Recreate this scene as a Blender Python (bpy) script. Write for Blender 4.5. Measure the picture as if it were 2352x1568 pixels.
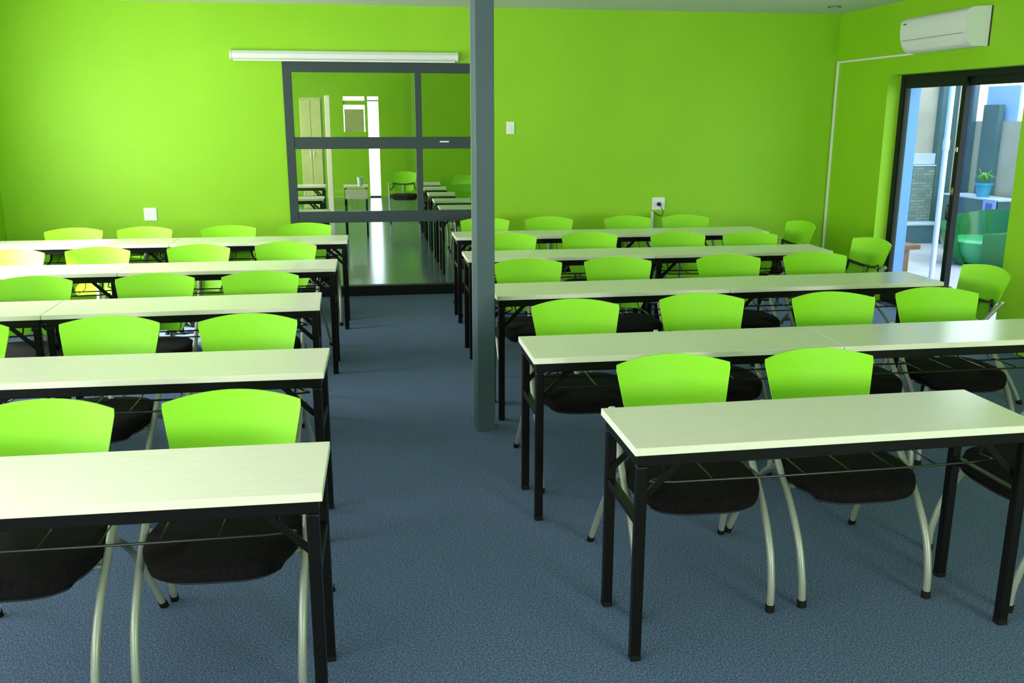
import bpy, bmesh, math, random
from mathutils import Vector, Matrix
random.seed(7)
PI = math.pi
scn = bpy.context.scene
for o in list(bpy.data.objects): bpy.data.objects.remove(o)
C = bpy.context.collection

# ------------------------------------------------------------------ camera
F_PX = 2085.9; PITCH = 0.241528; YAW = 0.156311; ROLL = 0.00119; CAM_H = 1.73872
cd = bpy.data.cameras.new('camera'); cam = bpy.data.objects.new('camera', cd); C.objects.link(cam)
cd.sensor_fit = 'HORIZONTAL'; cd.sensor_width = 36.0; cd.lens = 36.0 * F_PX / 2352.0
cd.clip_start = 0.05; cd.clip_end = 300
fw = Vector((math.sin(YAW)*math.cos(PITCH), math.cos(YAW)*math.cos(PITCH), -math.sin(PITCH)))
r0 = Vector((math.cos(YAW), -math.sin(YAW), 0)); u0 = r0.cross(fw)
r1 = math.cos(ROLL)*r0 + math.sin(ROLL)*u0; u1 = -math.sin(ROLL)*r0 + math.cos(ROLL)*u0
m = Matrix((r1, u1, -fw)).transposed().to_4x4(); m.translation = Vector((0, 0, CAM_H))
cam.matrix_world = m
scn.camera = cam

# ------------------------------------------------------------------ light
w = bpy.data.worlds.new('world'); scn.world = w; w.use_nodes = True
bg = w.node_tree.nodes['Background']; bg.inputs[0].default_value = (0.80, 0.92, 1.0, 1); bg.inputs[1].default_value = 4.2
vs = scn.view_settings; vs.view_transform = 'Standard'; vs.look = 'None'; vs.gamma = 1.0; vs.use_curve_mapping = False
vs.exposure = 0.25
def lamp(name, kind, energy, loc, rot, color=(1, 1, 1), sx=1, sy=1, angle=None):
    d = bpy.data.lights.new(name, kind); d.energy = energy; d.color = color
    if kind == 'AREA': d.shape = 'RECTANGLE'; d.size = sx; d.size_y = sy
    if kind == 'SUN': d.angle = angle
    o = bpy.data.objects.new(name, d); C.objects.link(o); o.location = loc; o.rotation_euler = rot
    return o
# sun from the left, through the windows of the left wall
sd = Vector((math.cos(math.radians(40)), 0.36, -math.sin(math.radians(40)))).normalized()
s = lamp('sun', 'SUN', 24.0, (-12, 4, 12), (0, 0, 0), (1.0, 0.96, 0.88), angle=math.radians(4))
s.rotation_euler = sd.to_track_quat('-Z', 'Y').to_euler()
# daylight through the windows (left wall, rear wall)
DAY = (1.0, 0.985, 0.95)
lamp('daylight_window_left_far', 'AREA', 102, (-3.30, 6.5, 1.55), (0, -PI/2, 0), DAY, 1.1, 1.9)
lamp('daylight_window_left_near', 'AREA', 120, (-3.30, 0.9, 1.55), (0, -PI/2, 0), DAY, 1.1, 4.8)
lamp('daylight_window_rear_left', 'AREA', 52, (-2.5, -2.95, 1.6), (PI/2, 0, 0), DAY, 1.3, 1.3)
lamp('daylight_window_rear_right', 'AREA', 135, (3.75, -2.95, 1.6), (PI/2, 0, 0), DAY, 1.7, 1.3)
lamp('fill_next_room', 'AREA', 310, (-4.2, 15.0, 1.6), (0, -PI/2, 0), DAY, 1.2, 6.0)  # added fill lamp for the room beyond, in front of a windowless wall

# ------------------------------------------------------------------ materials
def mat(name, color, rough=0.5, metal=0.0, spec=0.5):
    m = bpy.data.materials.new(name); m.use_nodes = True
    b = m.node_tree.nodes['Principled BSDF']
    b.inputs['Base Color'].default_value = (*color, 1); b.inputs['Roughness'].default_value = rough
    b.inputs['Metallic'].default_value = metal; b.inputs['Specular IOR Level'].default_value = spec
    return m
def nodes(m): return m.node_tree.nodes, m.node_tree.links, m.node_tree.nodes['Principled BSDF']
def noisy(m, c1, c2, scale, detail=3, stretch=(1, 1, 1), bump=0.0, bscale=None, lo=0.35, hi=0.65):
    n, l, b = nodes(m)
    tc = n.new('ShaderNodeTexCoord'); mp = n.new('ShaderNodeMapping'); mp.inputs['Scale'].default_value = stretch
    l.new(tc.outputs['Object'], mp.inputs['Vector'])
    nz = n.new('ShaderNodeTexNoise'); nz.inputs['Scale'].default_value = scale; nz.inputs['Detail'].default_value = detail
    l.new(mp.outputs[0], nz.inputs['Vector'])
    cr = n.new('ShaderNodeValToRGB'); cr.color_ramp.elements[0].color = (*c1, 1); cr.color_ramp.elements[1].color = (*c2, 1)
    cr.color_ramp.elements[0].position = lo; cr.color_ramp.elements[1].position = hi
    l.new(nz.outputs['Fac'], cr.inputs[0]); l.new(cr.outputs[0], b.inputs['Base Color'])
    if bump:
        bp = n.new('ShaderNodeBump'); bp.inputs['Strength'].default_value = bump; bp.inputs['Distance'].default_value = 0.004
        n2 = n.new('ShaderNodeTexNoise'); n2.inputs['Scale'].default_value = bscale or scale; n2.inputs['Detail'].default_value = 2
        l.new(mp.outputs[0], n2.inputs['Vector']); l.new(n2.outputs['Fac'], bp.inputs['Height']); l.new(bp.outputs[0], b.inputs['Normal'])
    return m
GREEN = (0.275, 0.60, 0.010)
M_wall = noisy(mat('green_paint', GREEN, 0.55, spec=0.35), (0.265, 0.585, 0.010), (0.285, 0.615, 0.012), 1.5, bump=0.12, bscale=60)
M_ceil = noisy(mat('white_ceiling_board', (0.7, 0.72, 0.68), 0.8), (0.68, 0.71, 0.68), (0.72, 0.74, 0.71), 1.2)
def carpet():
    m = mat('blue_carpet', (0.1, 0.15, 0.2), 0.95, spec=0.15); n, l, b = nodes(m)
    b.inputs['Sheen Weight'].default_value = 0.10; b.inputs['Sheen Roughness'].default_value = 0.5; b.inputs['Sheen Tint'].default_value = (0.5, 0.7, 1.0, 1)
    tc = n.new('ShaderNodeTexCoord')
    v = n.new('ShaderNodeTexNoise'); v.inputs['Scale'].default_value = 160; v.inputs['Detail'].default_value = 4; v.inputs['Roughness'].default_value = 0.75
    l.new(tc.outputs['Object'], v.inputs['Vector'])
    cr = n.new('ShaderNodeValToRGB'); e = cr.color_ramp.elements
    e[0].position = 0.36; e[0].color = (0.020, 0.030, 0.056, 1); e[1].position = 0.66; e[1].color = (0.19, 0.275, 0.42, 1)
    x = e.new(0.5); x.color = (0.070, 0.108, 0.185, 1)
    l.new(v.outputs['Fac'], cr.inputs[0])
    hue = n.new('ShaderNodeTexNoise'); hue.inputs['Scale'].default_value = 75; hue.inputs['Detail'].default_value = 2
    l.new(tc.outputs['Object'], hue.inputs['Vector'])
    c2 = n.new('ShaderNodeValToRGB'); c2.color_ramp.elements[0].color = (1.3, 0.94, 1.05, 1); c2.color_ramp.elements[1].color = (0.72, 1.06, 1.08, 1)
    c2.color_ramp.elements[0].position = 0.35; c2.color_ramp.elements[1].position = 0.65
    l.new(hue.outputs['Fac'], c2.inputs[0])
    mx = n.new('ShaderNodeMix'); mx.data_type = 'RGBA'; mx.blend_type = 'MULTIPLY'; mx.inputs[0].default_value = 1
    l.new(cr.outputs[0], mx.inputs[6]); l.new(c2.outputs[0], mx.inputs[7]); l.new(mx.outputs[2], b.inputs['Base Color'])
    bp = n.new('ShaderNodeBump'); bp.inputs['Strength'].default_value = 0.25; bp.inputs['Distance'].default_value = 0.004
    l.new(v.outputs['Fac'], bp.inputs['Height']); l.new(bp.outputs[0], b.inputs['Normal'])
    return m
M_carpet = carpet()
M_top = noisy(mat('pale_ash_laminate', (0.8, 0.8, 0.7), 0.22, spec=0.85), (0.81, 0.81, 0.65), (0.87, 0.86, 0.70), 6, 5, (1.2, 14, 14), lo=0.3, hi=0.7)
M_edge = mat('white_edge_band', (0.82, 0.84, 0.76), 0.35)
M_black = mat('black_steel', (0.004, 0.004, 0.0035), 0.35, spec=0.22)
M_wire = mat('black_chrome_wire', (0.03, 0.03, 0.03), 0.2, 0.6)
M_chairg = noisy(mat('lime_mesh_plastic', (0.24, 0.75, 0.03), 0.5, spec=0.3), (0.25, 0.69, 0.014), (0.27, 0.72, 0.018), 4)
def seatm():
    m = mat('black_seat_fabric', (0.006, 0.006, 0.007), 0.95, spec=0.15)
    return noisy(m, (0.002, 0.002, 0.0025), (0.007, 0.006, 0.006), 120, bump=0.4)
M_seat = seatm()
M_pan = mat('dark_grey_plastic', (0.03, 0.035, 0.04), 0.4)
M_tube = mat('silver_painted_tube', (0.30, 0.33, 0.28), 0.38, 0.25)
M_chrome = mat('chrome_cap', (0.8, 0.82, 0.82), 0.15, 1.0)
M_blackpl = mat('black_plastic', (0.010, 0.011, 0.012), 0.25)
M_rubber = mat('black_rubber', (0.005, 0.005, 0.005), 0.7, spec=0.2)
M_alu = noisy(mat('charcoal_aluminium', (0.05, 0.07, 0.08), 0.5, spec=0.25), (0.030, 0.050, 0.054), (0.036, 0.056, 0.060), 2)
M_alud = mat('dark_bronze_aluminium', (0.007, 0.010, 0.011), 0.5, spec=0.25)
M_post = noisy(mat('grey_painted_steel', (0.10, 0.14, 0.14), 0.5, spec=0.25), (0.064, 0.102, 0.122), (0.072, 0.112, 0.132), 3)
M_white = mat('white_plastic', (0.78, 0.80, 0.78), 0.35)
M_acw = mat('white_ac_plastic', (0.75, 0.78, 0.76), 0.3)
M_dark = mat('dark_slot', (0.02, 0.02, 0.02), 0.6)
M_metalw = mat('white_powder_coat', (0.78, 0.80, 0.80), 0.3)
M_brass = mat('worn_brass', (0.5, 0.42, 0.2), 0.3, 1.0)
def glass(name, tint=(0.93, 0.97, 0.95), ior=1.5):
    m = bpy.data.materials.new(name); m.use_nodes = True; n, l = m.node_tree.nodes, m.node_tree.links
    n.clear(); out = n.new('ShaderNodeOutputMaterial'); mx = n.new('ShaderNodeMixShader'); fr = n.new('ShaderNodeFresnel'); fr.inputs[0].default_value = ior
    t = n.new('ShaderNodeBsdfTransparent'); t.inputs[0].default_value = (*tint, 1); g = n.new('ShaderNodeBsdfGlossy'); g.inputs['Roughness'].default_value = 0.01
    ge = n.new('ShaderNodeNewGeometry'); ma = n.new('ShaderNodeMath'); ma.operation = 'MULTIPLY_ADD'; ma.inputs[1].default_value = 1/ior - ior; ma.inputs[2].default_value = ior
    l.new(ge.outputs['Backfacing'], ma.inputs[0]); l.new(ma.outputs[0], fr.inputs[0])   # same reflectance on both faces of the pane
    l.new(fr.outputs[0], mx.inputs[0]); l.new(t.outputs[0], mx.inputs[1]); l.new(g.outputs[0], mx.inputs[2]); l.new(mx.outputs[0], out.inputs[0])
    return m
M_glass = glass('clear_glass')
M_floor2 = noisy(mat('glossy_grey_vinyl', (0.12, 0.16, 0.18), 0.15, spec=1.0), (0.085, 0.13, 0.16), (0.11, 0.16, 0.195), 3, 3, (1, 8, 1))
nodes(M_floor2)[2].inputs['IOR'].default_value = 1.9
M_cream = mat('cream_paint', (0.72, 0.68, 0.48), 0.5)
M_beige = noisy(mat('reflection_tint_board', (0.55, 0.52, 0.36), 0.6), (0.38, 0.43, 0.15), (0.44, 0.48, 0.18), 6)  # olive tint copies a reflection in the glass; the roller blind shares it
M_cup = mat('pale_grey_card', (0.55, 0.6, 0.65), 0.5)
M_concrete = noisy(mat('pale_concrete_paving', (0.6, 0.6, 0.62), 0.6), (0.40, 0.39, 0.41), (0.50, 0.49, 0.50), 2, 5)
M_render = noisy(mat('beige_render', (0.55, 0.52, 0.45), 0.8), (0.42, 0.38, 0.30), (0.48, 0.44, 0.34), 3, 5)
M_slate = noisy(mat('blue_grey_paint', (0.10, 0.2, 0.24), 0.5), (0.055, 0.12, 0.15), (0.07, 0.14, 0.175), 3)
M_bluej = mat('sky_lit_blue', (0.13, 0.33, 0.80), 0.5)  # blue of the sky light on the reveal is put into this colour
M_ltband = mat('pale_blue_grey_plaster', (0.55, 0.62, 0.70), 0.6)
M_wood = noisy(mat('red_brown_wood', (0.2, 0.09, 0.05), 0.5), (0.14, 0.06, 0.035), (0.26, 0.12, 0.07), 5, 4, (1, 12, 1))
M_teal = mat('turquoise_plastic', (0.03, 0.30, 0.45), 0.4)
M_leaf = mat('green_leaf', (0.10, 0.32, 0.06), 0.5)
M_tubg = mat('green_gloss_plastic', (0.015, 0.15, 0.04), 0.15)
M_tubl = mat('light_green_gloss_plastic', (0.05, 0.42, 0.15), 0.15)
M_plaque = mat('blue_plaque', (0.05, 0.12, 0.45), 0.4)
M_plaqw = mat('pale_blue_plaque_border', (0.3, 0.4, 0.8), 0.4)
M_panelb = mat('pale_blue_sheet', (0.34, 0.55, 0.8), 0.3)
def stone():
    m = mat('stacked_stone', (0.2, 0.25, 0.22), 0.8); n, l, b = nodes(m)
    tc = n.new('ShaderNodeTexCoord'); mp = n.new('ShaderNodeMapping'); mp.inputs['Rotation'].default_value = (PI/2, 0, 0)
    br = n.new('ShaderNodeTexBrick'); br.inputs['Scale'].default_value = 7; br.inputs['Color1'].default_value = (0.16, 0.21, 0.18, 1)
    br.inputs['Color2'].default_value = (0.30, 0.33, 0.28, 1); br.inputs['Mortar'].default_value = (0.10, 0.16, 0.16, 1); br.inputs['Mortar Size'].default_value = 0.03
    br.inputs['Brick Width'].default_value = 0.9; br.inputs['Row Height'].default_value = 0.3
    l.new(tc.outputs['Object'], mp.inputs[0]); l.new(mp.outputs[0], br.inputs['Vector']); l.new(br.outputs[0], b.inputs['Base Color'])
    return m
M_stone = stone()

# ------------------------------------------------------------------ mesh helpers
def nbm(): return bmesh.new()
def box(bm, x0, x1, y0, y1, z0, z1, M=None, bev=0.0, seg=2):
    r = bmesh.ops.create_cube(bm, size=1.0); vs_ = r['verts']
    S = Matrix.Translation(((x0+x1)/2, (y0+y1)/2, (z0+z1)/2)) @ Matrix.Diagonal((abs(x1-x0), abs(y1-y0), abs(z1-z0), 1))
    bmesh.ops.transform(bm, matrix=S, verts=vs_)
    if bev:
        ed = list({e for v in vs_ for e in v.link_edges})
        g = bmesh.ops.bevel(bm, geom=ed, offset=bev, segments=seg, affect='EDGES', profile=0.5)
        vs_ = list({v for f in g['faces'] for v in f.verts} | {v for v in vs_ if v.is_valid})
    if M is not None: bmesh.ops.transform(bm, matrix=M, verts=vs_)
    return bm
def smooth_path(pts, n=6):
    P = [Vector(p) for p in pts]; out = []
    for i in range(len(P)-1):
        p0 = P[max(i-1, 0)]; p1 = P[i]; p2 = P[i+1]; p3 = P[min(i+2, len(P)-1)]
        for k in range(n):
            t = k/n
            out.append(0.5*((2*p1) + (p2-p0)*t + (2*p0-5*p1+4*p2-p3)*t*t + (3*p1-p0-3*p2+p3)*t**3))
    out.append(P[-1]); return out
def tube(bm, pts, r, seg=10, smooth=0, r2=None, square=False):
    P = smooth_path(pts, smooth) if smooth else [Vector(p) for p in pts]
    if square: seg = 4
    r2 = r2 or r
    T0 = (P[1]-P[0]).normalized(); up = Vector((1, 0, 0)) if abs(T0.x) < 0.9 else Vector((0, 1, 0))
    N = (up - T0*up.dot(T0)).normalized(); rings = []
    for i, p in enumerate(P):
        T = (P[min(i+1, len(P)-1)] - P[max(i-1, 0)]).normalized()
        N = (N - T*N.dot(T)).normalized(); B = T.cross(N); ring = []
        for k in range(seg):
            a = 2*PI*k/seg + (PI/4 if square else 0)
            f = math.sqrt(2) if square else 1
            ring.append(bm.verts.new(p + N*math.cos(a)*r*f + B*math.sin(a)*r2*f))
        rings.append(ring)
    for a, b in zip(rings, rings[1:]):
        for k in range(seg): bm.faces.new((a[k], a[(k+1) % seg], b[(k+1) % seg], b[k]))
    bm.faces.new(list(reversed(rings[0]))); bm.faces.new(rings[-1])
    return bm
def lathe(bm, prof, seg=24, c=(0, 0, 0)):
    rings = []
    for r, z in prof: rings.append([bm.verts.new((c[0]+r*math.cos(2*PI*k/seg), c[1]+r*math.sin(2*PI*k/seg), c[2]+z)) for k in range(seg)])
    for a, b in zip(rings, rings[1:]):
        for k in range(seg): bm.faces.new((a[k], a[(k+1) % seg], b[(k+1) % seg], b[k]))
    bm.faces.new(list(reversed(rings[0]))); bm.faces.new(rings[-1]); return bm
def prism(bm, prof, axis, a0, a1):
    """profile of 2-D points swept along axis ('x' or 'y')"""
    def pt(p, a): return (a, p[0], p[1]) if axis == 'x' else (p[0], a, p[1]) if axis == 'y' else (p[0], p[1], a)
    A = [bm.verts.new(pt(p, a0)) for p in prof]; B = [bm.verts.new(pt(p, a1)) for p in prof]; n = len(prof)
    for k in range(n): bm.faces.new((A[k], A[(k+1) % n], B[(k+1) % n], B[k]))
    bm.faces.new(list(reversed(A))); bm.faces.new(B); return bm
def obj(name, bm, m, parent=None, smooth=False, loc=None):
    bmesh.ops.recalc_face_normals(bm, faces=bm.faces[:])
    me = bpy.data.meshes.new(name); bm.to_mesh(me); bm.free()
    me.materials.append(m)
    if smooth:
        for p in me.polygons: p.use_smooth = True
        try: me.set_sharp_from_angle(angle=math.radians(40))
        except Exception: pass
    o = bpy.data.objects.new(name, me); C.objects.link(o)
    if parent: o.parent = parent
    if loc: o.location = loc
    return o
def tag(o, label=None, cat=None, group=None, kind=None):
    if label: o['label'] = label
    if cat: o['category'] = cat
    if group: o['group'] = group
    if kind: o['kind'] = kind
    return o
def thing(name, label, cat, loc=(0, 0, 0), rz=0.0, group=None):
    o = bpy.data.objects.new(name, None); C.objects.link(o); o.empty_display_size = 0.1
    o.location = loc; o.rotation_euler = (0, 0, rz)
    return tag(o, label, cat, group)
def struct(name, bm, m, label=None, cat=None):
    o = obj(name, bm, m); o['kind'] = 'structure'
    if label: tag(o, label, cat)
    return o
def sempty(name, label, cat, loc=(0, 0, 0)):
    o = thing(name, label, cat, loc); o['kind'] = 'structure'; return o
def copy_thing(root, loc, rz, label, group=None):
    r = root.copy(); C.objects.link(r); r.location = loc; r.rotation_euler = (0, 0, rz); r['label'] = label
    if group: r['group'] = group
    for ch in list(root.children):
        c = ch.copy(); C.objects.link(c); c.parent = r
        for g in list(ch.children):
            d = g.copy(); C.objects.link(d); d.parent = c
    return r

# ------------------------------------------------------------------ room shell
YW = 9.12; XR = 4.82; XL = -3.35; YB = -3.0; H = 2.76; T = 0.14
b = nbm(); box(b, XL-0.2, XR+0.14, YB-0.2, YW+0.04, -0.12, 0.0); struct('floor', b, M_carpet, 'blue grey flecked office carpet under the desks', 'floor')
b = nbm(); box(b, XL-0.2, XR+0.2, YB-0.2, YW+0.14, H, H+0.15); struct('ceiling', b, M_ceil, 'plain white board ceiling over the classroom', 'ceiling')
DX0, DX1, DZ = -0.75, 1.115, 2.245
b = nbm(); box(b, XL-0.2, DX0, YW, YW+T, 0, H); box(b, DX1, XR+0.2, YW, YW+T, 0, H); box(b, DX0, DX1, YW, YW+T, DZ, H)
struct('wall_far', b, M_wall, 'lime green far wall around the glazed screen', 'wall')
RY0, RY1, RZ = 6.27, 8.125, 2.125
b = nbm(); box(b, XR, XR+T, YB-0.2, RY0, 0, H); box(b, XR, XR+T, RY1, YW+T, 0, H); box(b, XR, XR+T, RY0, RY1, RZ, H)
struct('wall_right', b, M_wall, 'lime green right wall with the sliding door', 'wall')
WZ0, WZ1 = 1.0, 1.88
wl = [(-1.55, 3.35), (5.55, 7.50)]
b = nbm(); yy = YB-0.2
for a, c in wl:
    box(b, XL-T, XL, yy, a, 0, H); box(b, XL-T, XL, a, c, 0, WZ0); box(b, XL-T, XL, a, c, WZ1, H); yy = c
box(b, XL-T, XL, yy, YW+T, 0, H)
struct('wall_left', b, M_wall, 'lime green left wall with two windows', 'wall')
b = nbm(); box(b, XL, -3.15, YB-T, YB, 0, H); box(b, 4.6, XR, YB-T, YB, 0, H); box(b, -1.85, 2.9, YB-T, YB, 0, H)
for a, c in ((-3.15, -1.85), (2.9, 4.6)): box(b, a, c, YB-T, YB, 0, 0.95); box(b, a, c, YB-T, YB, 2.25, H)
struct('wall_rear', b, M_wall, 'lime green wall behind the camera', 'wall')
b = nbm(); box(b, XR+0.14, XR+0.34, YB-0.2, RY0-0.0, 0.0, 5.5); box(b, XR+0.14, XR+0.34, RY1+0.0, 21.0, 0.0, 5.5); box(b, XR+0.14, XR+0.34, RY0, RY1, RZ, 5.5)  # built taller than the room, out of view, to shade the courtyard
struct('wall_outer', b, M_bluej, 'outer face of the right wall, coloured blue for sky light', 'wall')
for i, (a, c) in enumerate(wl):
    e = sempty('window_%d' % (i+1), 'dark framed window in the left wall', 'window', (XL, (a+c)/2, 0)); f = nbm(); h = (c-a)/2
    for y0, y1, z0, z1 in ((-h, -h+.05, WZ0, WZ1), (h-.05, h, WZ0, WZ1), (-h+.05, h-.05, WZ0, WZ0+.05), (-h+.05, h-.05, WZ1-.05, WZ1), (-.02, .02, WZ0+.05, WZ1-.05)):
        box(f, -.10, -.05, y0, y1, z0, z1)
    obj('window_frame', f, M_alu, e)

# glazed screen in the far wall
d = sempty('door_1', 'grey framed full height glazed screen in the far wall', 'glass door', (0, YW, 0))
f = nbm(); fy0, fy1 = -0.03, 0.05
box(f, DX0, -0.673, fy0, fy1, 0, DZ); box(f, 1.034, DX1, fy0, fy1, 0, DZ); box(f, -0.673, 1.034, fy0, fy1, 2.155, DZ)
obj('door_frame', f, M_alu, d)
for z0, z1, dy in ((1.444, 1.555, 0.0), (0.735, 0.841, 0.0)):
    f = nbm(); box(f, -0.673, 1.034, fy0+.005+dy, fy1-.005, z0, z1, bev=.003); obj('cross_rail', f, M_alu, d)
f = nbm(); box(f, -0.673, 1.034, fy0-.01, fy1+.01, 0, 0.10, bev=.004); r_ = obj('sill', f, M_alud, d); r_['label'] = 'near-black bottom sill'
for z0, z1 in ((1.555, 2.155), (0.841, 1.444)):
    f = nbm(); box(f, 0.485, 0.547, fy0+.012, fy1-.012, z0, z1); obj('mullion', f, M_alu, d)
for x0, x1, z0, z1 in ((-.673, .485, 1.555, 2.155), (.547, 1.034, 1.555, 2.155), (-.673, .485, .841, 1.444), (.547, 1.034, .841, 1.444), (-.673, 1.034, .10, .735)):
    f = nbm(); box(f, x0, x1, 0.012, 0.018, z0, z1); obj('glass_pane', f, M_glass, d)
f = nbm(); box(f, .715, .805, fy0-.003, fy0+.006, 1.503, 1.517, bev=.002); o = obj('lock_plate', f, M_white, d); o['label'] = 'small pale lock plate'

# sliding door in the right wall (recessed frame)
d = sempty('door_2', 'black framed sliding glass door in the right wall', 'sliding door', (XR, (RY0+RY1)/2, 0))
hy = (RY1-RY0)/2; X0, X1 = 0.13, 0.20
f = nbm(); box(f, X0, X1, -hy, -hy+.06, 0, RZ); box(f, X0, X1, hy-.06, hy, 0, RZ); box(f, X0, X1, -hy+.06, hy-.06, RZ-.05, RZ); box(f, X0, X1, -hy+.06, hy-.06, 0, .03)
obj('door_frame', f, M_alud, d)
for nm, ya, yb, dx in (('sliding_panel', -0.035, hy-.06, 0.0), ('fixed_panel', -hy+.06, 0.035, 0.035)):
    f = nbm(); s_ = .055; x0 = X0+.005+dx; x1 = x0+.03
    box(f, x0, x1, ya, ya+s_, .03, RZ-.05); box(f, x0, x1, yb-s_*(.5 if nm == 'sliding_panel' else 1), yb, .03, RZ-.05); box(f, x0, x1, ya+s_, yb-s_*.5, RZ-.12, RZ-.05); box(f, x0, x1, ya+s_, yb-s_*.5, .03, .10)
    p = obj(nm, f, M_alud, d)
    f = nbm(); box(f, x0+.012, x0+.018, ya+s_-.005, yb-.02, .095, RZ-.115); obj('glass_pane', f, M_glass, p)
    if nm == 'sliding_panel':
        f = nbm(); tube(f, [(x0-.002, ya+.028, .88), (x0-.03, ya+.028, .90), (x0-.03, ya+.028, 1.0), (x0-.002, ya+.028, 1.02)], .009, 8, smooth=4); obj('handle', f, M_blackpl, p, True)
        f = nbm(); box(f, x0-.006, x0, ya+.012, ya+.040, 1.10, 1.16, bev=.002); tube(f, [(x0-.02, ya+.026, 1.13), (x0, ya+.026, 1.13)], .008); o = obj('lock', f, M_brass, p); o['label'] = 'small brass lock'
        f = nbm(); box(f, x0-.006, x0, ya+.015, ya+.040, 1.46, 1.50, bev=.002); tube(f, [(x0-.02, ya+.027, 1.48), (x0, ya+.027, 1.48)], .008); obj('lock', f, M_chrome, p)

# ------------------------------------------------------------------ post, wall fittings
t = thing('steel_post', 'grey painted square steel post standing in the aisle', 'post', (0.574, 4.88, 0), math.radians(7))
f = nbm(); box(f, 0, .102, 0, .12, 0, H, bev=.004); obj('post_shaft', f, M_post, t)
f = nbm(); box(f, -.0015, .0015, .10, .108, 0, H-.01); o = obj('cover_strip', f, M_tube, t); o['label'] = 'pale vertical strip on the side'

t = thing('screen_housing', 'long white roll-up projector screen casing mounted above the glazed screen', 'projector screen', (-0.155, YW, 2.262))
f = nbm(); prism(f, [(0, 0), (-.055, 0), (-.075, .012), (-.085, .05), (-.06, .078), (0, .078)], 'x', -1.04, 1.04); obj('casing', f, M_metalw, t)
for s_ in (-1, 1):
    f = nbm(); prism(f, [(0, -.003), (-.057, -.003), (-.079, .012), (-.089, .05), (-.061, .082), (0, .082)], 'x', s_*1.04, s_*1.056); obj('end_cap', f, M_white, t)
f = nbm(); box(f, -1.03, 1.03, -.052, -.035, -.014, -.0005, bev=.003); obj('bottom_bar', f, M_metalw, t)

t = thing('air_conditioner', 'white split air conditioner high on the right wall above the door', 'air conditioner', (XR, 7.205, 2.285))
prof = [(0, 0), (-.13, 0), (-.165, .02), (-.19, .06), (-.21, .12), (-.218, .19), (-.215, .25), (-.20, .272), (-.16, .29), (0, .302)]
f = nbm(); prism(f, prof, 'y', -.43, .43); o = obj('body', f, M_acw, t, True)
for s_ in (-1, 1):
    f = nbm(); prism(f, [(x*1.0 if x == 0 else x-.0, z) for x, z in prof], 'y', s_*.43, s_*.447); obj('side_cap', f, M_acw, t, True)
f = nbm(); box(f, -.006, -.0, -.458, -.447, .0, .30); obj('back_plate', f, M_dark, t)
f = nbm()
Mrot = Matrix.Translation((-.182, 0, .038)) @ Matrix.Rotation(math.radians(-28), 4, 'Y')
box(f, -.004, .004, -.36, .36, -.024, .024, Mrot, bev=.002); obj('air_flap', f, M_white, t)
f = nbm(); box(f, -.2105, -.207, -.42, .42, .098, .1005); o = obj('panel_gap', f, M_pan, t)
f = nbm(); box(f, -.2205, -.2165, .36, .40, .228, .238, bev=.001); obj('badge', f, M_pan, t)

t = thing('cable_trunking', 'thin white cable trunking from the air conditioner down beside the corner', 'trunking', (XR, 8.42, 0))
f = nbm(); box(f, -.018, 0, -.67, .67, 2.281, 2.299); obj('horizontal_run', f, M_white, t)
f = nbm(); box(f, -.018, 0, .652, .67, 0.0, 2.281); obj('vertical_run', f, M_white, t)

def socket(x, z, wd, ht, label, plug=False):
    t = thing('wall_socket', label, 'socket', (x, YW, z))
    f = nbm(); box(f, -wd/2, wd/2, -.010, 0, -ht/2, ht/2, bev=.003); obj('faceplate', f, M_white, t)
    if plug:
        f = nbm(); lathe(f, [(.019, 0), (.021, .008), (.021, .03), (.014, .04)], 18); bmesh.ops.rotate(f, verts=f.verts, cent=(0, 0, 0), matrix=Matrix.Rotation(PI/2, 3, 'X')); bmesh.ops.translate(f, verts=f.verts, vec=(0, -.010, -.004)); o = obj('plug', f, M_blackpl, t, True); o['label'] = 'round black plug'
        f = nbm(); tube(f, [(.008, -.04, -.012), (.03, -.05, -.06), (.045, -.03, -.10), (.02, -.02, -.125), (-.03, -.015, -.10), (-.055, -.012, -.085), (-.062, -.012, -.11)], .0035, 8, smooth=6); o = obj('power_cord', f, M_blackpl, t, True)
    else:
        f = nbm()
        for dx, dz in ((-.012, .018), (-.026, -.004), (.002, -.004)): box(f, dx-.003, dx+.003, -.0112, -.0095, dz-.004, dz+.004)
        obj('socket_holes', f, M_cup, t)
        f = nbm(); box(f, .025, .040, -.014, -.010, -.022, .018, bev=.002); obj('rocker', f, M_white, t)
    return t
socket(-2.05, .842, .118, .122, 'square white power socket on the green wall, left of the glazed screen')
socket(2.968, .878, .135, .128, 'white wall socket with a black plug and cord, above the right desks', True)
t = thing('conduit_pipe', 'short white vertical conduit below the plugged socket', 'conduit', (2.905, YW, 0))
f = nbm(); box(f, -.013, .013, -.016, 0, 0.0, .795, bev=.003); obj('conduit_cover', f, M_white, t)
t = thing('light_switch', 'white light switch plate on the green wall right of the post', 'light switch', (1.417, YW, 1.641))
f = nbm(); box(f, -.040, .040, -.010, 0, -.060, .060, bev=.003); obj('faceplate', f, M_white, t)
f = nbm(); box(f, -.012, .012, -.015, -.010, -.020, .020, bev=.002); obj('rocker', f, M_white, t)
t = thing('downlight', 'small unlit recessed ceiling downlight near the right corner', 'downlight', (4.42, 8.50, H))
f = nbm(); lathe(f, [(.045, -.004), (.06, -.006), (.06, 0)], 28); obj('trim_ring', f, M_pan, t)
f = nbm(); lathe(f, [(.001, -.008), (.036, -.008), (.044, -.004)], 28); obj('lens', f, M_cup, t)

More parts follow.
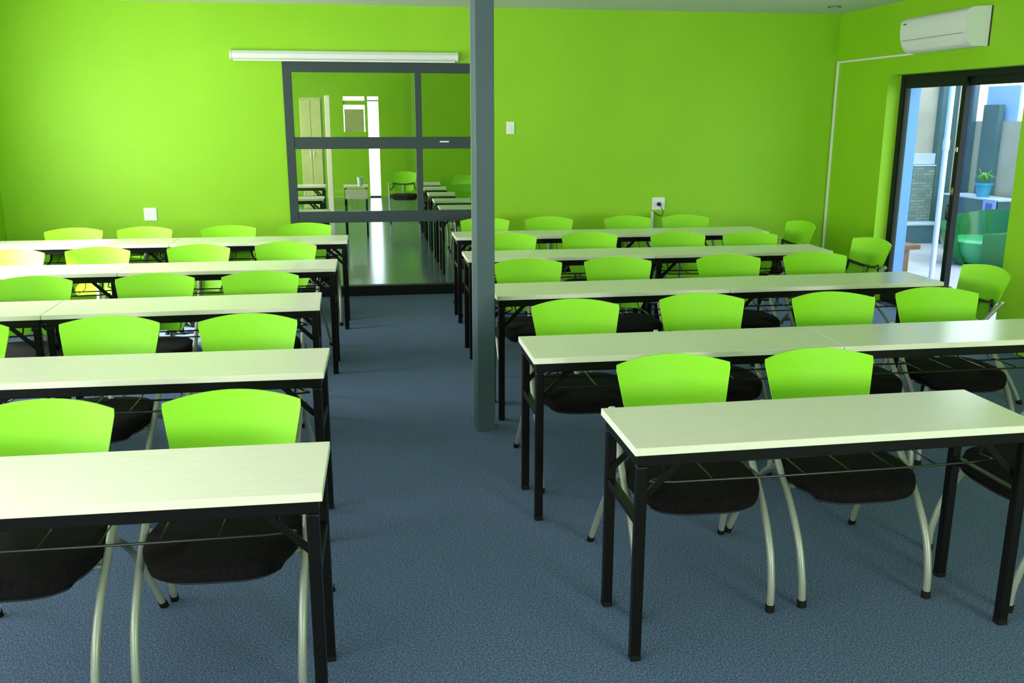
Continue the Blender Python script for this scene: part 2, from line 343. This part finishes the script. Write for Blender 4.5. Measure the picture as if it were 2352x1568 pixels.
# ------------------------------------------------------------------ desks
L, W, TH, HT = 1.404, 0.409, 0.025, 0.75
G_T = 'folding desks in the classroom rows'
def make_desk():
    t = thing('folding_desk', 'x', 'desk', group=G_T)
    f = nbm(); box(f, -L/2, L/2, -W/2, W/2, HT-TH, HT, bev=.0012, seg=1); top = obj('tabletop', f, M_top, t)
    f = nbm()
    box(f, -L/2-.0006, -L/2+.0006, -W/2+.001, W/2-.001, HT-TH+.001, HT-.001); obj('edge_band', f, M_edge, top)
    f = nbm(); box(f, L/2-.0006, L/2+.0006, -W/2+.001, W/2-.001, HT-TH+.001, HT-.001); obj('edge_band', f, M_edge, top)
    f = nbm(); zt = HT-TH
    for y in (-W/2+.014, W/2-.040): box(f, -L/2+.012, L/2-.012, y, y+.026, zt-.042, zt, bev=.003)
    for x in (-L/2+.012, L/2-.038): box(f, x, x+.026, -W/2+.040, W/2-.040, zt-.042, zt)
    obj('under_frame', f, M_black, t)
    lx = L/2-.030
    for sx in (-1, 1):
        for sy in (-1, 1):
            f = nbm(); y = sy*(W/2-.030); box(f, sx*lx-.0175, sx*lx+.0175, y-.0175, y+.0175, .012, zt-.042, bev=.005)
            lg = obj('leg', f, M_black, t)
            f = nbm(); box(f, sx*lx-.0182, sx*lx+.0182, y-.0182, y+.0182, 0, .022, bev=.005); obj('foot_cap', f, M_rubber, lg)
            f = nbm(); tube(f, [(sx*lx, y-sy*.022, .545), (sx*(lx-.15), y-sy*.022, zt-.03)], .011, square=True, r2=.003); o = obj('folding_brace', f, M_black, t)
        f = nbm(); box(f, sx*lx-.014, sx*lx+.014, -W/2+.048, W/2-.048, .475, .503, bev=.003); obj('cross_bar', f, M_black, t)
    f = nbm(); zs = .585
    for y in (-.095, .06):
        tube(f, [(-L/2+.12, y, zt-.04), (-L/2+.135, y, zs+.03), (-L/2+.17, y, zs), (L/2-.17, y, zs), (L/2-.135, y, zs+.03), (L/2-.12, y, zt-.04)], .0042, 8, smooth=3)
    for k in range(6):
        x = -L/2+.30+k*(L-.60)/5
        tube(f, [(x, -.097, zs+.004), (x, .10, zs+.004), (x, .135, zs+.03), (x, .135, zt-.01)], .0028, 6)
    obj('wire_shelf', f, M_wire, t)
    return t
ORD = ['nearest row', 'second row from the camera', 'middle row', 'fourth row from the camera', 'farthest row']
rows = {'R5': (.7843, 2.5424, .0103), 'R4': (.6668, 3.649, -.0019), 'R3': (.7053, 5.0381, .0164), 'R2': (.6913, 6.4536, -.0006), 'R1': (.7267, 7.6775, .0013),
        'L5': (-.1497, 2.3456, -.0158), 'L4': (-.1973, 3.5644, -.0212), 'L3': (-.2754, 4.9104, .0191), 'L2': (-.2294, 6.199, -.0037), 'L1': (-.178, 7.5894, -.0039)}
desk = make_desk(); used = False
for k, (x0, y0, rot) in rows.items():
    sgn = 1 if k[0] == 'R' else -1
    for j in range(1 if k == 'R5' else 2):
        if k in ('L5', 'L4') and j == 1: continue
        lx = sgn*(j+.5)*1.409; ly = W/2
        p = (x0+lx*math.cos(rot)-ly*math.sin(rot), y0+lx*math.sin(rot)+ly*math.cos(rot), 0)
        side = 'right' if k[0] == 'R' else 'left'
        if side == 'right': end = ('by the aisle' if j == 0 else 'by the right wall')
        else: end = ('by the aisle' if j == 0 else 'by the left edge')
        lab = 'pale folding desk, %s block, %s, %s' % (side, ORD[5-int(k[1])], end)
        if used: copy_thing(desk, p, rot, lab)
        else: desk.location = p; desk.rotation_euler = (0, 0, rot); desk['label'] = lab; used = True

# ------------------------------------------------------------------ chairs
G_C = 'green backed chairs in the classroom'
def make_chair():
    t = thing('visitor_chair', 'x', 'chair', group=G_C)
    # seat: rounded trapezoid cushion
    def outline(s, n=40):
        pts = []
        for k in range(n):
            a = 2*PI*k/n; ca, sa = math.cos(a), math.sin(a); e = 0.55
            x = math.copysign(abs(ca)**e, ca)*.245; y = math.copysign(abs(sa)**e, sa)*.235
            wd = 1.0 - .16*max(0, (-y-.05)/.2) - .10*max(0, (y-.02)/.2)
            pts.append((x*wd*s, y*s-.085))
        return pts
    f = nbm(); rings = []
    for s_, z in ((.90, .402), (.975, .412), (1.0, .430), (.985, .448), (.93, .460), (.80, .466), (.4, .466)):
        rings.append([f.verts.new((x, y, z + (-.018 if y < -.24 else 0)*(s_ > .5))) for x, y in outline(s_)])
    n = len(rings[0])
    for a, c in zip(rings, rings[1:]):
        for k in range(n): f.faces.new((a[k], a[(k+1) % n], c[(k+1) % n], c[k]))
    f.faces.new(list(reversed(rings[0]))); f.faces.new(rings[-1])
    seat = obj('seat', f, M_seat, t, True)
    f = nbm(); rings = []
    for s_, z in ((.80, .384), (.90, .390), (.925, .402)): rings.append([f.verts.new((x, y, z - (.012 if y < -.24 else 0))) for x, y in outline(s_)])
    for a, c in zip(rings, rings[1:]):
        for k in range(n): f.faces.new((a[k], a[(k+1) % n], c[(k+1) % n], c[k]))
    f.faces.new(list(reversed(rings[0]))); f.faces.new(rings[-1])
    obj('seat_pan', f, M_pan, t, True)
    # backrest shell
    f = nbm(); NU, NV = 20, 14; grid = []
    def hw(v):     # half width by height fraction (0 bottom .. 1 top)
        return .160 + .045*min(1, v/.5)**1.5 + .028*max(0, (v-.5)/.5)
    def zc(u, v): return .500 + v*(.305 + .026*(1-u*u))
    front = []; back = []
    for j in range(NV+1):
        v = j/NV; ra = []; rb = []
        for i in range(NU+1):
            u = -1+2*i/NU; h = hw(v)
            cor = 1.0
            if v < .15: cor = 1 - .10*((.15-v)/.15)**2
            if v > .95: cor = 1 - .02*((v-.95)/.05)**2
            x = u*h*cor; z = zc(u, v); y = .120 + .105*v - .055*u*u*(.6+.4*v)
            ra.append(f.verts.new((x, y, z))); rb.append(f.verts.new((x*.995, y+.010, z-.001)))
        front.append(ra); back.append(rb)
    for j in range(NV):
        for i in range(NU):
            f.faces.new((front[j][i], front[j][i+1], front[j+1][i+1], front[j+1][i])); f.faces.new((back[j][i+1], back[j][i], back[j+1][i], back[j+1][i+1]))
    per = [(0, i) for i in range(NU+1)] + [(j, NU) for j in range(1, NV+1)] + [(NV, i) for i in range(NU-1, -1, -1)] + [(j, 0) for j in range(NV-1, 0, -1)]
    for a, c in zip(per, per[1:]+per[:1]): f.faces.new((front[a[0]][a[1]], back[a[0]][a[1]], back[c[0]][c[1]], front[c[0]][c[1]]))
    back_o = obj('backrest', f, M_chairg, t, True)
    # black lumbar frame in front of the lower back, with a stem to the seat
    f = nbm()
    tube(f, [(-.180, .104, .648), (-.165, .114, .637), (-.08, .136, .622), (0, .144, .618), (.08, .136, .622), (.165, .114, .637), (.180, .104, .648)], .008, 8, smooth=4, r2=.011)
    for s_ in (-1, 1): tube(f, [(s_*.176, .108, .64), (s_*.184, .10, .575), (s_*.21, .06, .540), (s_*.246, .02, .545)], .009, 8, smooth=4)
    o = obj('back_frame', f, M_blackpl, t, True)
    f = nbm(); tube(f, [(0, .142, .616), (0, .122, .56), (0, .095, .47), (0, .05, .41)], .014, 8, smooth=4, r2=.007); obj('back_stem', f, M_tube, t, True)
    for s_ in (-1, 1):
        f = nbm(); tube(f, [(s_*.245, -.325, .012), (s_*.247, -.318, .10), (s_*.25, -.275, .23), (s_*.252, -.185, .35), (s_*.253, -.065, .460), (s_*.253, .04, .565), (s_*.253, .115, .638)], .0135, 12, smooth=5)
        lg = obj('front_leg', f, M_tube, t, True)
        f = nbm(); tube(f, [(s_*.253, .115, .638), (s_*.253, .125, .648)], .0145, 12); o = obj('tube_cap', f, M_chrome, lg, True); o['label'] = 'shiny chrome end cap'
        f = nbm(); tube(f, [(s_*.245, -.3255, 0), (s_*.2452, -.3235, .028)], .0165, 12); obj('foot_cap', f, M_rubber, lg, True)
        f = nbm(); tube(f, [(s_*.285, .305, .012), (s_*.272, .245, .13), (s_*.262, .165, .25), (s_*.255, .07, .36), (s_*.253, -.02, .43)], .0125, 12, smooth=4)
        lg = obj('rear_leg', f, M_tube, t, True)
        f = nbm(); tube(f, [(s_*.2865, .311, 0), (s_*.283, .297, .028)], .0155, 12); obj('foot_cap', f, M_rubber, lg, True)
    f = nbm()
    tube(f, [(-.252, -.13, .392), (.252, -.13, .392)], .010, 8); tube(f, [(-.253, .03, .392), (.253, .03, .392)], .010, 8)
    obj('seat_rail', f, M_tube, t, True)
    return t
SEAT = ['first seat from the aisle', 'second seat from the aisle', 'third seat from the aisle', 'fourth seat from the aisle']
chairs = {  # back-centre (corner line) x, y, rotation in degrees
 'R5a': (1.16, 3.30, -2), 'R5b': (1.77, 3.30, -1),
 'R4a': (1.03, 4.46, -2), 'R4b': (1.73, 4.52, -5), 'R4c': (2.44, 4.45, -4), 'R4d': (3.07, 4.49, -8),
 'R3a': (1.03, 5.87, 0), 'R3b': (1.64, 5.86, -4), 'R3c': (2.42, 5.86, 0), 'R3d': (3.06, 5.88, -3),
 'R2a': (1.11, 7.24, -3), 'R2b': (1.78, 7.23, -6), 'R2c': (2.50, 7.14, -4), 'R2d': (3.09, 7.06, -5),
 'R1a': (1.07, 8.44, -4), 'R1b': (1.68, 8.45, -5), 'R1c': (2.44, 8.42, -3), 'R1d': (3.02, 8.43, -8),
 'L5b': (-1.08, 3.04, -2), 'L5a': (-.48, 3.06, -2),
 'L4c': (-1.87, 4.38, -4), 'L4b': (-1.21, 4.38, -5), 'L4a': (-.58, 4.34, -3),
 'L3c': (-1.96, 5.62, -2), 'L3b': (-1.27, 5.62, -2), 'L3a': (-.66, 5.61, -1),
 'L2d': (-2.50, 6.84, -3), 'L2c': (-1.93, 6.88, -5), 'L2b': (-1.24, 6.92, -6), 'L2a': (-.62, 6.97, -6),
 'L1d': (-2.46, 8.14, 5), 'L1c': (-1.89, 8.15, -3), 'L1b': (-1.20, 8.14, 8), 'L1a': (-.56, 8.24, 6)}
chair = make_chair(); used = False
def put_chair(x, y, deg, label):
    global used
    a = math.radians(deg); BY = .180
    p = (x + math.sin(a)*BY, y - math.cos(a)*BY, 0)
    if used: return copy_thing(chair, p, a, label)
    chair.location = p; chair.rotation_euler = (0, 0, a); chair['label'] = label; used = True
    return chair
for k, (x, y, dg) in chairs.items():
    put_chair(x, y, dg, 'lime green backed chair, %s block, %s, %s' % ('right' if k[0] == 'R' else 'left', ORD[5-int(k[1])], SEAT['abcd'.index(k[2])]))
put_chair(3.88, 7.75, -84, 'lime green backed chair facing left at the far right desk end, before the corner')
put_chair(3.87, 6.53, -83, 'lime green backed chair facing left, directly before the sliding door')
put_chair(3.86, 5.16, -90, 'lime green backed chair facing left, beyond the right end of the middle row')
put_chair(2.75, 2.90, -90, 'chair facing left at the right end of the nearest right desk, cropped')

# ------------------------------------------------------------------ room beyond the glazed screen
Y2 = 20.8
b = nbm(); box(b, -4.6, XR+.14, YW+.04, Y2+.14, -.12, 0.0); struct('floor_next_room', b, M_floor2, 'glossy grey floor of the next room', 'floor')
b = nbm(); box(b, -4.6, XR+.2, YW+.14, Y2+.14, 2.72, 2.85); struct('ceiling_next_room', b, M_ceil, 'white ceiling of the next room', 'ceiling')
b = nbm(); box(b, -4.6, -.46, Y2, Y2+.12, 0, 2.72); box(b, .30, XR+.2, Y2, Y2+.12, 0, 2.72); box(b, -.46, .30, Y2, Y2+.12, 2.185, 2.72); box(b, -.46, .0, Y2, Y2+.12, 0, 1.43); box(b, 0.0, .065, Y2, Y2+.12, 0, 2.185)
struct('wall_next_room_far', b, M_wall, 'green end wall of the next room', 'wall')
b = nbm(); box(b, -4.6, -4.46, YW+.14, Y2, 0, 2.72); struct('wall_next_room_left', b, M_wall, 'green left wall of the next room', 'wall')
b = nbm(); box(b, XR, XR+.14, YW+.14, Y2, 0, 2.72); struct('wall_next_room_right', b, M_wall, 'green right wall of the next room', 'wall')
e = sempty('window_3', 'small blind covered window in the end wall of the next room', 'window', (-.23, Y2, 0))
f = nbm(); box(f, -.23, .23, .03, .07, 2.005, 2.10); obj('blind_slat', f, M_wall, e)
f = nbm(); box(f, -.21, .21, .04, .06, 1.43, 1.915); obj('roller_blind', f, M_beige, e)
e = sempty('door_3', 'narrow open doorway blazing with daylight in the next room', 'door', (.18, Y2, 0))
f = nbm(); box(f, -.115, .12, .03, .08, 2.085, 2.11); obj('transom_bar', f, M_alu, e)
f = nbm(); box(f, -.115, .12, .0, .10, 0, .03); obj('threshold', f, M_alud, e)
G_T2 = 'desks in the next room'; G_C2 = 'chairs in the next room'
N2 = ['nearest to the glass', 'second from the glass', 'third from the glass', 'fourth from the glass', 'fifth from the glass']
for i, y in enumerate((10.25, 11.15, 12.15, 13.2, 14.15)):
    copy_thing(desk, (.80+L/2, y+W/2, 0), 0, 'desk in the next room seen through glass, right side, %s' % N2[i], G_T2)
for i, (x, y) in enumerate(((1.45, 11.03), (1.35, 11.95), (1.32, 12.93), (1.32, 14.0), (1.55, 14.97))):
    r_ = copy_thing(chair, (x, y-.20, 0), 0, 'chair in the next room behind the right desk %s' % N2[i], G_C2)
for i, (x, y) in enumerate(((-.42, 9.95), (-.55, 11.7), (-.62, 13.9))):
    copy_thing(desk, (x-L/2, y+W/2, 0), 0, 'desk in the next room seen through glass, left side, %s' % N2[i], G_T2)
copy_thing(chair, (.62, 15.9, 0), 0, 'chair standing alone in the next room between glazed screen mullion and doorway', G_C2)
b = nbm(); box(b, -1.20, -.82, 18.0, 18.5, 0, 2.1, bev=.01); t = thing('glass_reflection_box', 'tall olive box standing in for a reflection in the glass', 'reflection_box', (-1.01, 18.25, 0))  # solid box added where the glazed screen shows a pale reflection
b.free()
for x0, x1 in ((-.19, -.003), (.003, .19)):
    f = nbm(); box(f, x0, x1, -.272, -.25, .04, 2.06, bev=.003); dd = obj('door', f, M_beige, t)
    f = nbm(); xk = -.03 if x0 < 0 else .03; tube(f, [(xk, -.272, 1.0), (xk, -.29, 1.0), (xk, -.29, 1.12), (xk, -.272, 1.12)], .005, 8); obj('handle', f, M_chrome, dd)
f = nbm(); box(f, -.20, .20, -.25, .25, 0, 2.1, bev=.004); obj('body', f, M_beige, t)
t = thing('timber_post', 'slim cream post standing in the next room', 'post', (-.655, 16.95, 0))
f = nbm(); box(f, -.045, .045, -.045, .045, .01, 2.12, bev=.005); obj('shaft', f, M_cream, t)
f = nbm(); box(f, -.07, .07, -.07, .07, 0, .03, bev=.004); obj('base', f, M_cream, t)
t = thing('side_table', 'small cream table in the next room carrying a pale cup', 'table', (-.16, 14.05, 0))
f = nbm(); box(f, -.19, .17, -.2, .2, .72, .745, bev=.003); obj('tabletop', f, M_cream, t)
f = nbm(); box(f, -.17, .16, -.185, -.165, .56, .70, bev=.002); obj('front_panel', f, M_cream, t)
for sx in (-.165, .145):
    for sy in (-.16, .16): f = nbm(); box(f, sx-.015, sx+.015, sy-.015, sy+.015, 0, .72); obj('leg', f, M_black, t)
f = nbm(); lathe(f, [(.034, 0), (.044, .13), (.040, .13), (.031, .006)], 20); o = obj('cup', f, M_cup, smooth=True, loc=(-.105, 13.95, .745)); tag(o, 'pale grey cup on the small cream table in the next room', 'cup')

# ------------------------------------------------------------------ courtyard outside the sliding door
b = nbm(); box(b, XR+.14, 30, -10, 21, -.14, -.02); box(b, -30, 30, Y2+.14, 60, -.14, -.02)
struct('floor_outside', b, M_concrete, 'pale concrete paving outside the building', 'floor')
EY = 12.5
b = nbm(); box(b, 5.2, 8.62, EY, EY+.15, 0, 4.0)
struct('wall_courtyard_end', b, M_render, 'beige rendered courtyard end wall', 'wall')
b = nbm(); box(b, 8.6, 8.75, 5.0, 12.35, 0, 1.70)
struct('wall_courtyard_side', b, M_render, 'low beige courtyard side wall under white sky', 'wall')
def slab(name, label, cat, x0, x1, y0, y1, z0, z1, m, bev=.004, cap=None):
    cx, cy = (x0+x1)/2, (y0+y1)/2
    t = thing(name, label, cat, (cx, cy, z0)); f = nbm(); box(f, x0-cx, x1-cx, y0-cy, y1-cy, 0, z1-z0, bev=bev); obj('body', f, m, t)
    if cap: f = nbm(); box(f, x0-cx-.01, x1-cx+.01, y0-cy-.01, y1-cy+.01, z1-z0, z1-z0+.02); obj('cap', f, cap, t)
    return t
slab('courtyard_column', 'tall slate blue column at the courtyard corner, seen left of the door stile', 'column', 8.22, 8.48, EY-.12, EY-.002, -.02, 4.0, M_slate)
slab('courtyard_column', 'short slate blue column in the low beige courtyard wall', 'column', 8.52, 8.60, 11.55, 11.88, -.02, 1.92, M_slate)
slab('courtyard_column', 'slim slate blue column beside the door stile, right pane', 'column', 8.52, 8.60, 12.12, 12.34, -.02, 2.9, M_slate)
slab('stone_pillar', 'stacked grey stone pillar under a pale band', 'pillar', 7.86, 8.20, EY-.14, EY-.02, -.02, 1.06, M_stone, cap=M_ltband)
slab('wall_band', 'pale blue grey plaster band across the courtyard wall', 'ledge', 7.60, 8.215, EY-.10, EY-.005, 1.085, 1.24, M_ltband)
slab('white_pillar', 'narrow white pillar beside the stone pillar', 'pillar', 7.72, 7.84, EY-.13, EY-.005, -.02, 1.08, M_ltband)
slab('planter_step', 'low slate grey planter kerb at the foot of the stone pillar', 'step', 7.0, 8.22, EY-.48, EY-.15, -.02, .24, M_slate, cap=M_ltband)
slab('courtyard_ledge', 'slate blue ledge along the courtyard side wall', 'ledge', 8.12, 8.50, 10.8, 12.0, -.02, .68, M_slate, cap=M_ltband)
slab('sky_sheet', 'pale blue translucent sheet above the low courtyard wall', 'panel', 8.64, 8.68, 11.33, 12.0, 1.70, 2.17, M_panelb)
# white bar added in place of the lit edge of the door stile
t = thing('lit_stile_edge', 'white bar standing in for the lit edge of the sliding door stile', 'lit_edge_bar', (5.80, 8.60, -.02))
f = nbm(); tube(f, [(0, 0, 0), (0, 0, 3.2)], .028, 16); obj('lit_edge_bar', f, M_white, t, True)
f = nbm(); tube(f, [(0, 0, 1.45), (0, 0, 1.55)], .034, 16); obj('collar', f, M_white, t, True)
# wooden bench
t = thing('wooden_bench', 'red brown wooden bench outside the sliding door', 'bench', (5.49, 8.82, -.02), math.radians(10)); t.scale = (.8, .8, .97)
f = nbm(); box(f, -.16, .22, -.22, .22, .44, .49, bev=.006); obj('seat_plank', f, M_wood, t)
f = nbm(); box(f, -.02, .10, -.16, .16, 0, .44, bev=.005); obj('leg_panel', f, M_wood, t)
f = nbm(); box(f, .10, .17, -.03, .03, .36, .44, bev=.003); obj('bracket', f, M_wood, t)
# green tub chair
t = thing('tub_chair', 'large glossy green rounded tub chair outside the sliding door', 'armchair', (7.50, 10.12, -.02), math.radians(-60)); t.scale = (.95, .95, .82)
f = nbm(); ri = []
NS = 28
outer = []
for k in range(NS+1):
    a = math.radians(20 + 320*k/NS); hgt = .52 + .26*(0.5-0.5*math.cos(math.radians(360*k/NS)))
    ca, sa = math.cos(a-PI/2), math.sin(a-PI/2)
    outer.append([(ca*.34, sa*.34, .0), (ca*.50, sa*.50, .22), (ca*.55, sa*.55, hgt*.75), (ca*.56, sa*.56, hgt), (ca*.49, sa*.49, hgt+.01), (ca*.45, sa*.45, hgt*.7), (ca*.42, sa*.42, .25), (ca*.30, sa*.30, .03)])
V = [[f.verts.new(p) for p in col] for col in outer]
for a_, c_ in zip(V, V[1:]):
    for k in range(8): f.faces.new((a_[k], a_[(k+1) % 8], c_[(k+1) % 8], c_[k]))
f.faces.new(list(reversed(V[0]))); f.faces.new(V[-1])
obj('shell', f, M_tubg, t, True)
f = nbm(); lathe(f, [(.28, .04), (.40, .22), (.42, .36), (.38, .40), (.001, .41)], 28); obj('seat', f, M_tubl, t, True)
# potted plant on the ledge
t = thing('potted_plant', 'small green plant in a turquoise pot on the slate ledge', 'plant', (8.26, 11.32, .70))
f = nbm(); lathe(f, [(.075, 0), (.10, .15), (.118, .16), (.118, .19), (.10, .19), (.095, .16)], 24); obj('pot', f, M_teal, t, True)
f = nbm()
for k in range(16):
    a = 2*PI*k/16+random.random()*.3; l_ = .12+.08*random.random(); h_ = .10+.12*random.random()
    p0 = Vector((0, 0, .16)); p1 = Vector((math.cos(a)*l_*.5, math.sin(a)*l_*.5, .16+h_)); p2 = Vector((math.cos(a)*l_, math.sin(a)*l_, .16+h_*.7)); sd_ = Vector((-math.sin(a), math.cos(a), 0))*.018
    v = [f.verts.new(q) for q in (p0, p1-sd_, p1+sd_, p2)]; f.faces.new((v[0], v[1], v[3], v[2]))
fo = obj('foliage', f, M_leaf, t); md = fo.modifiers.new('thick', 'SOLIDIFY'); md.thickness = .002
t = thing('wall_plaque', 'blue square plaque on the courtyard ledge', 'plaque', (8.10, 10.93, .60))
f = nbm(); box(f, -.02, 0, -.12, .12, -.12, .10, bev=.003); obj('plate', f, M_plaqw, t)
f = nbm(); box(f, -.024, -.02, -.065, .06, -.07, .05); obj('emblem', f, M_plaque, t)

# unseen board added to keep the sun out of the near left window
t = thing('sun_blocker', 'unseen flat board blocking the sun outside the near left window', 'sun_blocker', (XL-T, 0.2, 2.0))
f = nbm(); box(f, -2.4, 0, -3.4, 3.4, 0, .06); obj('blocker_board', f, M_alu, t)
for y in (-3.2, 3.2): f = nbm(); tube(f, [(-.02, y, .7), (-2.2, y, .07)], .015, 8); obj('stay', f, M_alu, t)
